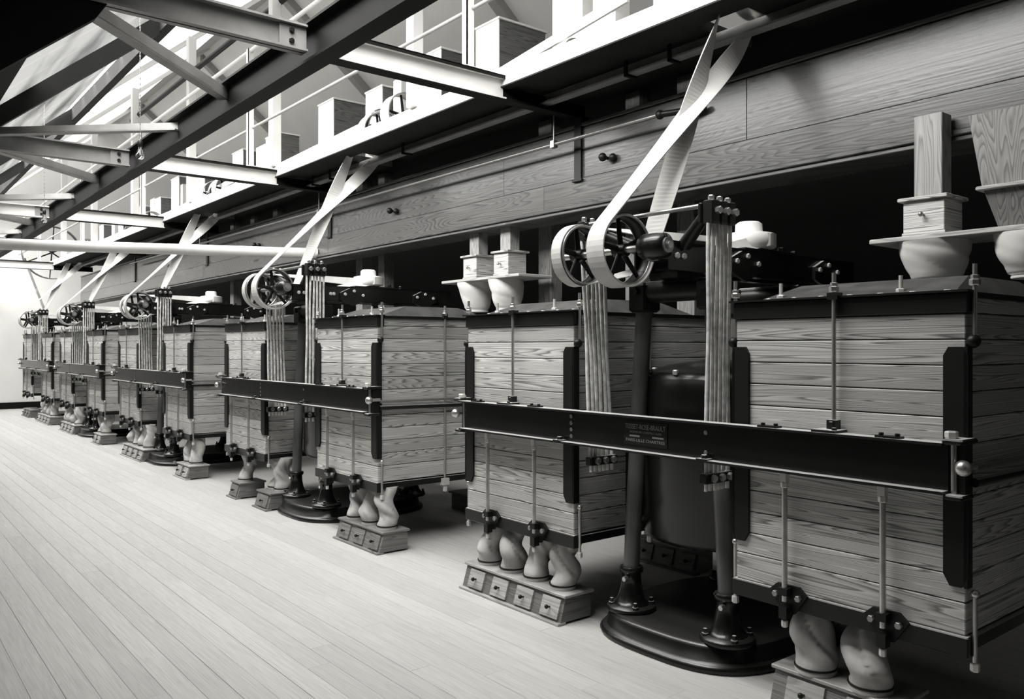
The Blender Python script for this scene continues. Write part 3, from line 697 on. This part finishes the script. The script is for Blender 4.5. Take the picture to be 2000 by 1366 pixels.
# ================================================================ DRAWER BOXES and canvas sleeves
def drawer_box(yr, yl, n, dmat, label, depth=.25, x0=2.955):
    root = empty('drawer_box', (x0, yr, 0)); w = yl - yr
    tag(root, label, 'drawer box', 'small drawer boxes on the floor under the sifting machines')
    MB().box(0, .06, -.005, w + .01, 0, .014, .002).build('base_board', dmat, root)
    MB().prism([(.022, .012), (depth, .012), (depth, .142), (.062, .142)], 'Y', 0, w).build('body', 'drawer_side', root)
    MB().box(.045, depth + .015, -.012, w + .012, .142, .158, .003).build('top_board', dmat, root)
    dw = w / n
    for k in range(n):
        a, b_ = k * dw + dw * .10, (k + 1) * dw - dw * .26
        f = MB(); 
        vs = []
        for off in (.0, -.012):
            for (z, xs) in ((.028, .026), (.128, .058)):
                for yy in (a, b_): vs.append((xs + off, yy, z))
        f.add(vs, [(0, 1, 3, 2), (4, 6, 7, 5), (0, 4, 5, 1), (2, 3, 7, 6), (0, 2, 6, 4), (1, 5, 7, 3)])
        d_ = f.build('drawer', dmat, root)
        MB().cyl((.03, (a + b_) / 2, .08), (.01, (a + b_) / 2, .083), .005, n=8).ball((.006, (a + b_) / 2, .084), .012).build('knob', 'iron_soft', d_)
    return root
UN = [(1.50, 2.02, 2, 'drawer', 'pale drawer box at the foot of the nearest machine, cut by the bottom picture edge', .28, 3.00),
      (3.285, 4.19, 4, 'drawer', 'pale four-drawer box with four canvas sleeves beside the nearest black base plate', .25, 2.955),
      (5.225, 5.905, 3, 'drawer_side', 'three-drawer box standing alone at the near corner of the second machine', .26, 2.955),
      (7.25, 7.56, 1, 'drawer_side', 'dark one-drawer box beside the base plate of the second machine', .40, 2.95),
      (8.0, 8.24, 1, 'drawer_side', 'smaller dark one-drawer box at the far end of the second machine', .30, 2.95),
      (9.51, 9.955, 2, 'drawer', 'two-drawer box at the near corner of the third machine', .26, 2.94),
      (11.37, 12.38, 4, 'drawer', 'four-drawer box beneath the far half of the third machine', .28, 2.94),
      (13.73, 14.20, 2, 'drawer', 'two-drawer box at the near corner of the fourth machine', .26, 2.95),
      (15.64, 16.765, 4, 'drawer', 'four-drawer box beneath the far half of the fourth machine', .28, 2.95),
      (17.82, 19.11, 4, 'drawer', 'four-drawer box at the near end of the farthest machine', .30, 2.95),
      (20.0, 20.9, 3, 'drawer_side', 'drawer box beside the end wall, half hidden by the farthest machine', .28, 2.95)]
for u_ in UN: drawer_box(*u_)
rear = [(3.45, 4.0, 3, 'drawer_side', 'dark drawer box behind the nearest machine, seen under its black base', .2, 4.30)]
for u_ in rear:
    r0 = drawer_box(*u_)
tag(MB().box(4.35, 4.6, 5.4, 6.3, 0, .15, .004).box(4.33, 4.62, 5.38, 6.32, .15, .165).build('floor_trunking', 'drawer_side'), 'low dark wooden trunking on the floor behind the second machine', 'box')

def sleeve(cx, cy, z0, z1, r0, r1, tx, ty, seed, label, mat='cloth', fold=1.0, name='canvas_sleeve', group='canvas sleeves under the sieve boxes', bulge=.06):
    rs = random.Random(seed); n, m = 28, 26; ph = [rs.uniform(0, 6.28) for _ in range(8)]
    vs = []
    for j in range(m + 1):
        t = j / m; z = z0 + (z1 - z0) * t
        r = r0 + (r1 - r0) * t + bulge * r0 * math.sin(math.pi * t)
        if t < .10: r = r0 * (1.0 + .03 * math.sin(j * 2.2))
        env = min(1, max(0, (t - .10) / .2))
        sx = tx * (t ** 1.3) + env * .026 * fold * math.sin(5 * t + ph[0]); sy = ty * t + env * .016 * fold * math.sin(6 * t + ph[1])
        for i in range(n):
            a = 2 * math.pi * i / n
            s1 = math.sin(a * 1 + 4 * t + ph[2]); s2 = math.sin(2 * a - 4 * t + ph[3]); s3 = math.sin(3 * a + 5 * t + ph[4]); s4 = abs(math.sin(a * 1.5 + 4.5 * t + ph[5]))
            rr = r * (1 + env * fold * (.10 * s1 + .09 * s2 + .05 * s3 - .32 * (1 - s4) ** 3 - .26 * (1 - abs(math.sin(a * .5 + 3.6 * t + ph[6]))) ** 4 + .04 * math.sin(13 * t + a + ph[7])))
            vs.append((cx + sx + rr * math.cos(a), cy + sy + rr * math.sin(a), z))
    mb = MB(); mb.add(vs, [(j * n + i, j * n + (i + 1) % n, (j + 1) * n + (i + 1) % n, (j + 1) * n + i) for j in range(m) for i in range(n)], True)
    mb.add(vs[:n], [tuple(range(n - 1, -1, -1))]); mb.add(vs[m * n:], [tuple(range(n))])
    o = mb.build(name, mat); tag(o, label, 'sleeve', group)
    if name == 'canvas_sleeve':
        MB().lathe([(r0 * 1.03, z0 + .020), (r0 * 1.05, z0 + .024), (r0 * 1.03, z0 + .028)], (cx, cy, 0), n=24).build('tie_string', 'iron_soft', o)
    return o
NUM = ['nearest', 'second', 'third', 'fourth']
sd = 11
def sleeves(cys, names, x=3.10, z1=.46, r=.074, tx=.05, ty=0.0, mat='cloth'):
    global sd
    for k, cy in enumerate(cys):
        sd += 1
        sleeve(x, cy, .157, z1, r, r * .95, tx, ty, sd, names[k], mat)
four = 'canvas sleeve on the pale four-drawer box, %s from the black base plate'
sleeves([1.635, 1.87], ['baggy canvas sleeve beside the bottom edge, nearer the camera of two', 'baggy canvas sleeve on the drawer box at the bottom edge, next to the iron stand'], x=3.12, r=.082)
sleeves([3.40, 3.63, 3.85, 4.07], [four % n for n in ('first', 'second', 'third', 'fourth')], ty=-.03)
sleeves([5.33, 5.56, 5.80], ['brightly lit canvas sleeve with a white hem on the three-drawer box', 'middle canvas sleeve on the three-drawer box', 'canvas sleeve at the far end of the three-drawer box'], ty=.03)
sleeves([7.36, 7.50], ['thick canvas sleeve on the dark one-drawer box beside the second base plate', 'canvas sleeve tucked behind the thick one on the dark one-drawer box'], x=3.16)
sleeves([8.12], ['single canvas sleeve on the smaller one-drawer box'], x=3.10, r=.07)
sleeves([9.63, 9.82], ['nearer canvas sleeve on the two-drawer box of the third machine', 'farther canvas sleeve on the two-drawer box of the third machine'], ty=.08)
sleeves([11.52, 11.77, 12.02, 12.26], ['canvas sleeve on the four-drawer box of the third machine, %s from its base plate' % n for n in ('first', 'second', 'third', 'fourth')], ty=.05)
sleeves([13.86, 14.08], ['nearer canvas sleeve on the two-drawer box of the fourth machine', 'farther canvas sleeve on the two-drawer box of the fourth machine'], ty=.06)
sleeves([15.8, 16.1, 16.4, 16.65], ['canvas sleeve on the four-drawer box of the fourth machine, %s from its base plate' % n for n in ('first', 'second', 'third', 'fourth')])
sleeves([18.0, 18.35, 18.7, 19.0], ['canvas sleeve on the drawer box of the farthest machine, %s from the near end' % n for n in ('first', 'second', 'third', 'fourth')])
sleeves([3.55, 3.80], ['dark sleeve on the rear drawer box, nearer the iron columns', 'dark sleeve on the rear drawer box, farther from the iron columns'], x=4.40, z1=.46, tx=-.25)

# ================================================================ feed spouts above the boxes
def spout(X_, Y_, zb, zbox, label, w=.05, bw=.095, mat='pine_v', sl=True):
    r = empty('feed_spout', (X_, Y_, zb)); tag(r, label, 'spout', 'wooden feed spouts below the trunk')
    MB().box(-w, w, -w * 1.3, w * 1.3, zbox - zb + .13, 2.60 - zb, .003).build('duct', mat, r)
    MB().box(-bw, bw, -bw, bw, .02, zbox - zb + .115, .003).build('inspection_box', 'pine', r)
    MB().box(-bw - .02, bw + .02, -bw - .02, bw + .02, zbox - zb + .115, zbox - zb + .132, .003).build('lid', 'pine', r)
    MB().box(-bw - .004, bw + .004, -bw - .004, bw + .004, 0, .02).build('plinth', 'pine', r)
    MB().cyl((-bw - .025, 0, .10), (-bw, 0, .10), .005).ball((-bw - .028, 0, .10), .012).build('knob', 'steel_dim', r)
    return r
def shelf(X0, X1, Y0, Y1, z, label):
    o = MB().box(X0, X1, Y0, Y1, z - .024, z, .004).build('shelf_board', 'drawer'); tag(o, label, 'shelf', 'shelf boards holding the feed spouts'); return o
shelf(3.86, 4.2, 1.2, 2.03, 2.02, 'pale shelf board above the nearest machine carrying two feed spouts')
spout(4.02, 1.80, 2.021, 2.075, 'wooden feed spout with knobbed box on the nearest shelf board')
sleeve(4.02, 1.78, 1.80, 1.995, .095, .155, -.03, 0, 91, 'white cloth sleeve under the nearest shelf board, beneath the knobbed spout', 'cloth_white', .14, 'feed_sleeve', 'white feed sleeves', .15)
sleeve(4.02, 1.36, 1.80, 1.995, .095, .155, -.03, 0, 92, 'white cloth sleeve at the picture edge, under the tapered wooden hopper', 'cloth_white', .14, 'feed_sleeve', 'white feed sleeves', .15)
hp = empty('feed_hopper', (4.02, 1.40, 2.021)); tag(hp, 'tapered wooden feed hopper at the right picture edge', 'hopper')
def taper(z0, w0, z1, w1, mat, name):
    vs = [(-w0, -w0, z0), (w0, -w0, z0), (w0, w0, z0), (-w0, w0, z0), (-w1, -w1, z1), (w1, -w1, z1), (w1, w1, z1), (-w1, w1, z1)]
    return MB().add(vs, [(3, 2, 1, 0), (4, 5, 6, 7), (0, 1, 5, 4), (1, 2, 6, 5), (2, 3, 7, 6), (3, 0, 4, 7)]).build(name, mat, hp)
taper(.0, .08, .17, .125, 'pine_vd', 'lower_taper'); taper(.185, .13, .50, .17, 'pine_v', 'upper_taper')
MB().box(-.15, .15, -.15, .15, .168, .186, .004).build('collar', 'drawer', hp)
shelf(4.05, 4.40, 4.95, 6.02, 2.075, 'pale shelf board between the two nearest machines carrying two feed spouts')
spout(4.22, 5.70, 2.076, 2.15, 'farther wooden feed spout on the shelf board between the two nearest machines', mat='pine_v')
spout(4.22, 5.27, 2.076, 2.15, 'nearer wooden feed spout on the shelf board between the two nearest machines', mat='pine_v')
sleeve(4.22, 5.72, 1.80, 2.05, .095, .15, -.03, 0, 93, 'white cloth sleeve between the machines, under the farther spout', 'cloth_white', .14, 'feed_sleeve', 'white feed sleeves', .1)
sleeve(4.22, 5.29, 1.80, 2.05, .095, .15, -.03, 0, 94, 'white cloth sleeve between the machines, under the nearer spout', 'cloth_white', .14, 'feed_sleeve', 'white feed sleeves', .1)
dl = ['slim wooden duct behind the drive belts of the nearest machine, %s', 'slim wooden duct seen above the second machine, %s']
k = 0
for (Y_, w_, lab) in ((3.64, .075, 'slim wooden duct behind the iron trestle of the nearest machine'), (4.13, .07, 'slim wooden duct behind the belts of the nearest machine'), (5.10, .08, 'wooden duct beside the far wheel of the nearest machine'),
                      (7.77, .065, 'slim wooden duct above the white disc of the second machine'), (8.26, .075, 'slim wooden duct behind the cane hangers of the second machine'),
                      (10.6, .07, 'slim wooden duct behind the second machine wheels, nearer of two'), (11.4, .07, 'slim wooden duct behind the second machine wheels, farther of two'), (12.2, .07, 'slim wooden duct above the white disc of the third machine'), (16.2, .07, 'slim wooden duct above the white disc of the fourth machine'), (15.4, .07, 'slim wooden duct between the third and fourth machines')):
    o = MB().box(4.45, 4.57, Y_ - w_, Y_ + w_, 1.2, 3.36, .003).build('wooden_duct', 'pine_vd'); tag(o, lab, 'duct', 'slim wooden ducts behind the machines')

# ================================================================ GALLERY OBJECTS
GB = [(5.388, 4.2, 0.51, 0.32, 4.242), (6.244, 4.2, 0.25, 0.41, 4.235), (7.306, 4.2, 0.2, 0.34, 4.154), (8.378, 4.2, 0.39, 0.38, 4.278), (9.876, 4.2, 0.27, 0.41, 4.202), (11.081, 4.2, 0.2, 0.39, 4.217), (12.642, 4.2, 0.2, 0.45, 4.3), (13.884, 4.2, 0.2, 0.41, 4.3), (14.9, 4.2, 0.35, 0.35, 4.1), (16.0, 4.2, 0.35, 0.35, 4.1), (17.4, 4.2, 0.35, 0.35, 4.1), (19.0, 4.2, 0.35, 0.35, 4.1)]
GL = ['largest wooden spout head on the gallery, just beyond the tall white ducts', 'wooden spout head on the gallery partly behind the first railing post', 'narrow wooden spout head on the gallery above the spoked pulley', 'big square wooden spout head on the gallery just beyond the spoked pulley', 'wooden spout head beside the white gallery column, next beyond the big square one', 'wooden spout head just beyond the second railing post', 'narrow spout head near the third white gallery column', 'narrow spout head just beyond the third railing post', 'spout head between the third and fourth tie beams, nearer of two', 'spout head between the third and fourth tie beams, farther of two', 'far spout head just beyond the fourth railing post', 'farthest spout head, at the end of the gallery']
for (y0, x0, wx, wy, zt), lab in zip(GB, GL):
    r = empty('spout_head', (x0, y0, 3.40)); tag(r, lab, 'wooden box', 'wooden spout heads on the gallery')
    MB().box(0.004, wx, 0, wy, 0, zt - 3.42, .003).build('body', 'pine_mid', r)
    MB().box(-.004, .004, 0, wy, 0, zt - 3.42).build('front_panel', 'white_paint', r)
    MB().box(-.012, wx + .012, -.012, wy + .012, zt - 3.42, zt - 3.40, .003).build('lid', 'white_paint', r)
for k, (y0, w_) in enumerate(((4.585, 0.167), (4.216, 0.093), (3.657, 0.073), (2.35, 0.14), (7.056, 0.073), (8.688, 0.117), (10.521, 0.156), (11.375, 0.146), (13.9, 0.12), (15.5, 0.12), (16.8, 0.12), (18.3, 0.12))):
    o = MB().box(4.22, 4.42, y0 - w_, y0 + w_, 3.39, 5.8 if k < 4 else 4.15, .005).build('white_duct', 'white_paint')
    tag(o, ['widest tall white duct on the gallery, first from the first railing post', 'slim tall white duct with a side ledge, second from the first railing post', 'tall white duct on the gallery, third from the first railing post', 'tall white duct on the gallery, nearest the camera',
            'short white duct beside the spoked gallery pulley', 'short white duct between two wooden spout heads beyond the second tie beam', 'short white duct behind the second railing post', 'short white duct beside the second gallery column', 'short white duct above the third tie beam', 'short white duct beyond the third tie beam', 'short white duct above the fourth tie beam', 'farthest short white duct on the gallery'][k], 'duct', 'white ducts on the gallery')
ld = tag(MB().box(4.14, 4.22, 4.00, 4.44, 3.72, 3.83).build('duct_ledge', 'white_paint'), 'white ledge fixed across the slim tall duct', 'ledge')
gp_ = empty('gallery_pulley'); make_wheel('rim', .20, .14, gp_, (0, 0, 0), 'white_paint')
index_children()
GP = [(6.46, 3.60, 'large spoked pulley rising above the gallery edge beside the big square spout head', 1.0), (6.9, 3.52, 'spoked pulley just behind the large one on the gallery edge', 1.0), (4.21, 3.50, 'small pulley peeping over the gallery edge beyond the tall white ducts', .7), (5.02, 3.50, 'small pulley at the gallery edge beside the first railing post', .7), (5.35, 3.48, 'small pulley just beyond the first railing post', .7), (8.7, 3.48, 'small pulley at the gallery edge beyond the second railing post', .7), (10.9, 3.58, 'spoked pulley at the gallery edge, nearer of the pair beyond the second tie beam', 1.0), (11.4, 3.58, 'spoked pulley at the gallery edge, farther of the pair beyond the second tie beam', 1.0), (14.5, 3.56, 'spoked pulley at the gallery edge beyond the third tie beam', 1.0)]
for k, (y0, z0, lab, s_) in enumerate(GP):
    o = gp_ if k == 0 else copy_tree(gp_); o.location = (3.93, y0, z0); o.scale = (s_, s_, s_); tag(o, lab, 'pulley', 'pulleys on the gallery line shaft')
for k, (ya, yb, za, zb) in enumerate(((3.6, 5.6, 3.72, 3.50), (7.0, 9.6, 3.62, 3.55), (9.9, 13.0, 3.66, 3.55))):
    mb = MB().ribbon([(3.84, ya, za), (3.84, yb, zb)], [(0, 0, .035)] * 2, .02).build('guard_board', 'white_paint')
    tag(mb, ['sloping white guard board at the gallery edge, nearest', 'white guard board at the gallery edge beyond the spoked pulley', 'white guard board at the gallery edge near the third tie beam'][k], 'board', 'guard boards on the gallery edge')
# big wheel by the end wall
bw_ = empty('flywheel', (3.72, 21.9, 3.72)); make_wheel('rim', .62, .2, bw_, (0, 0, 0), 'iron_soft', 6); tag(bw_, 'big dark belt wheel near the white end wall', 'wheel')
mb = MB()
mb.ribbon([(3.15, 21.9, 3.55), (3.9, 21.9, 1.4)], [(0, .05, 0)] * 2, .05)
tag(mb.build('descending_belt', 'belt_in'), 'dark belt descending from the big wheel near the end wall', 'belt')

# ================================================================ hanging lamps
def lamp(x_, y_, z_, ztop, label):
    r = empty('hanging_lamp', (x_, y_, z_)); tag(r, label, 'lamp', 'bare bulbs hanging on chains')
    MB().lathe([(.001, -.055), (.02, -.050), (.031, -.03), (.031, -.012), (.022, .012), (.014, .035), (.013, .05)], n=20).build('bulb', 'glass', r)
    MB().lathe([(.004, -.02), (.006, 0), (.003, .04)], n=8).build('glass_stem', 'white_paint', r)
    MB().lathe([(.016, .045), (.019, .06), (.018, .09), (.008, .10)], n=14).build('socket', 'iron_soft', r)
    mb = MB(); n_ = int((ztop - z_ - .1) / .022)
    for k in range(n_):
        z0 = .10 + k * .022
        if k % 2: mb.box(-.0045, .0045, -.0015, .0015, z0, z0 + .018)
        else: mb.box(-.0015, .0015, -.0045, .0045, z0, z0 + .018)
    tag(mb.build('chain', 'chain', r), kind='stuff')
lamp(1.75, 6.75, 3.0, zf(1.75) + .12, 'bare bulb on a chain, nearer of the two lamps')
lamp(1.75, 10.75, 2.98, zf(1.75) + .12, 'bare bulb on a chain, farther of the two lamps')
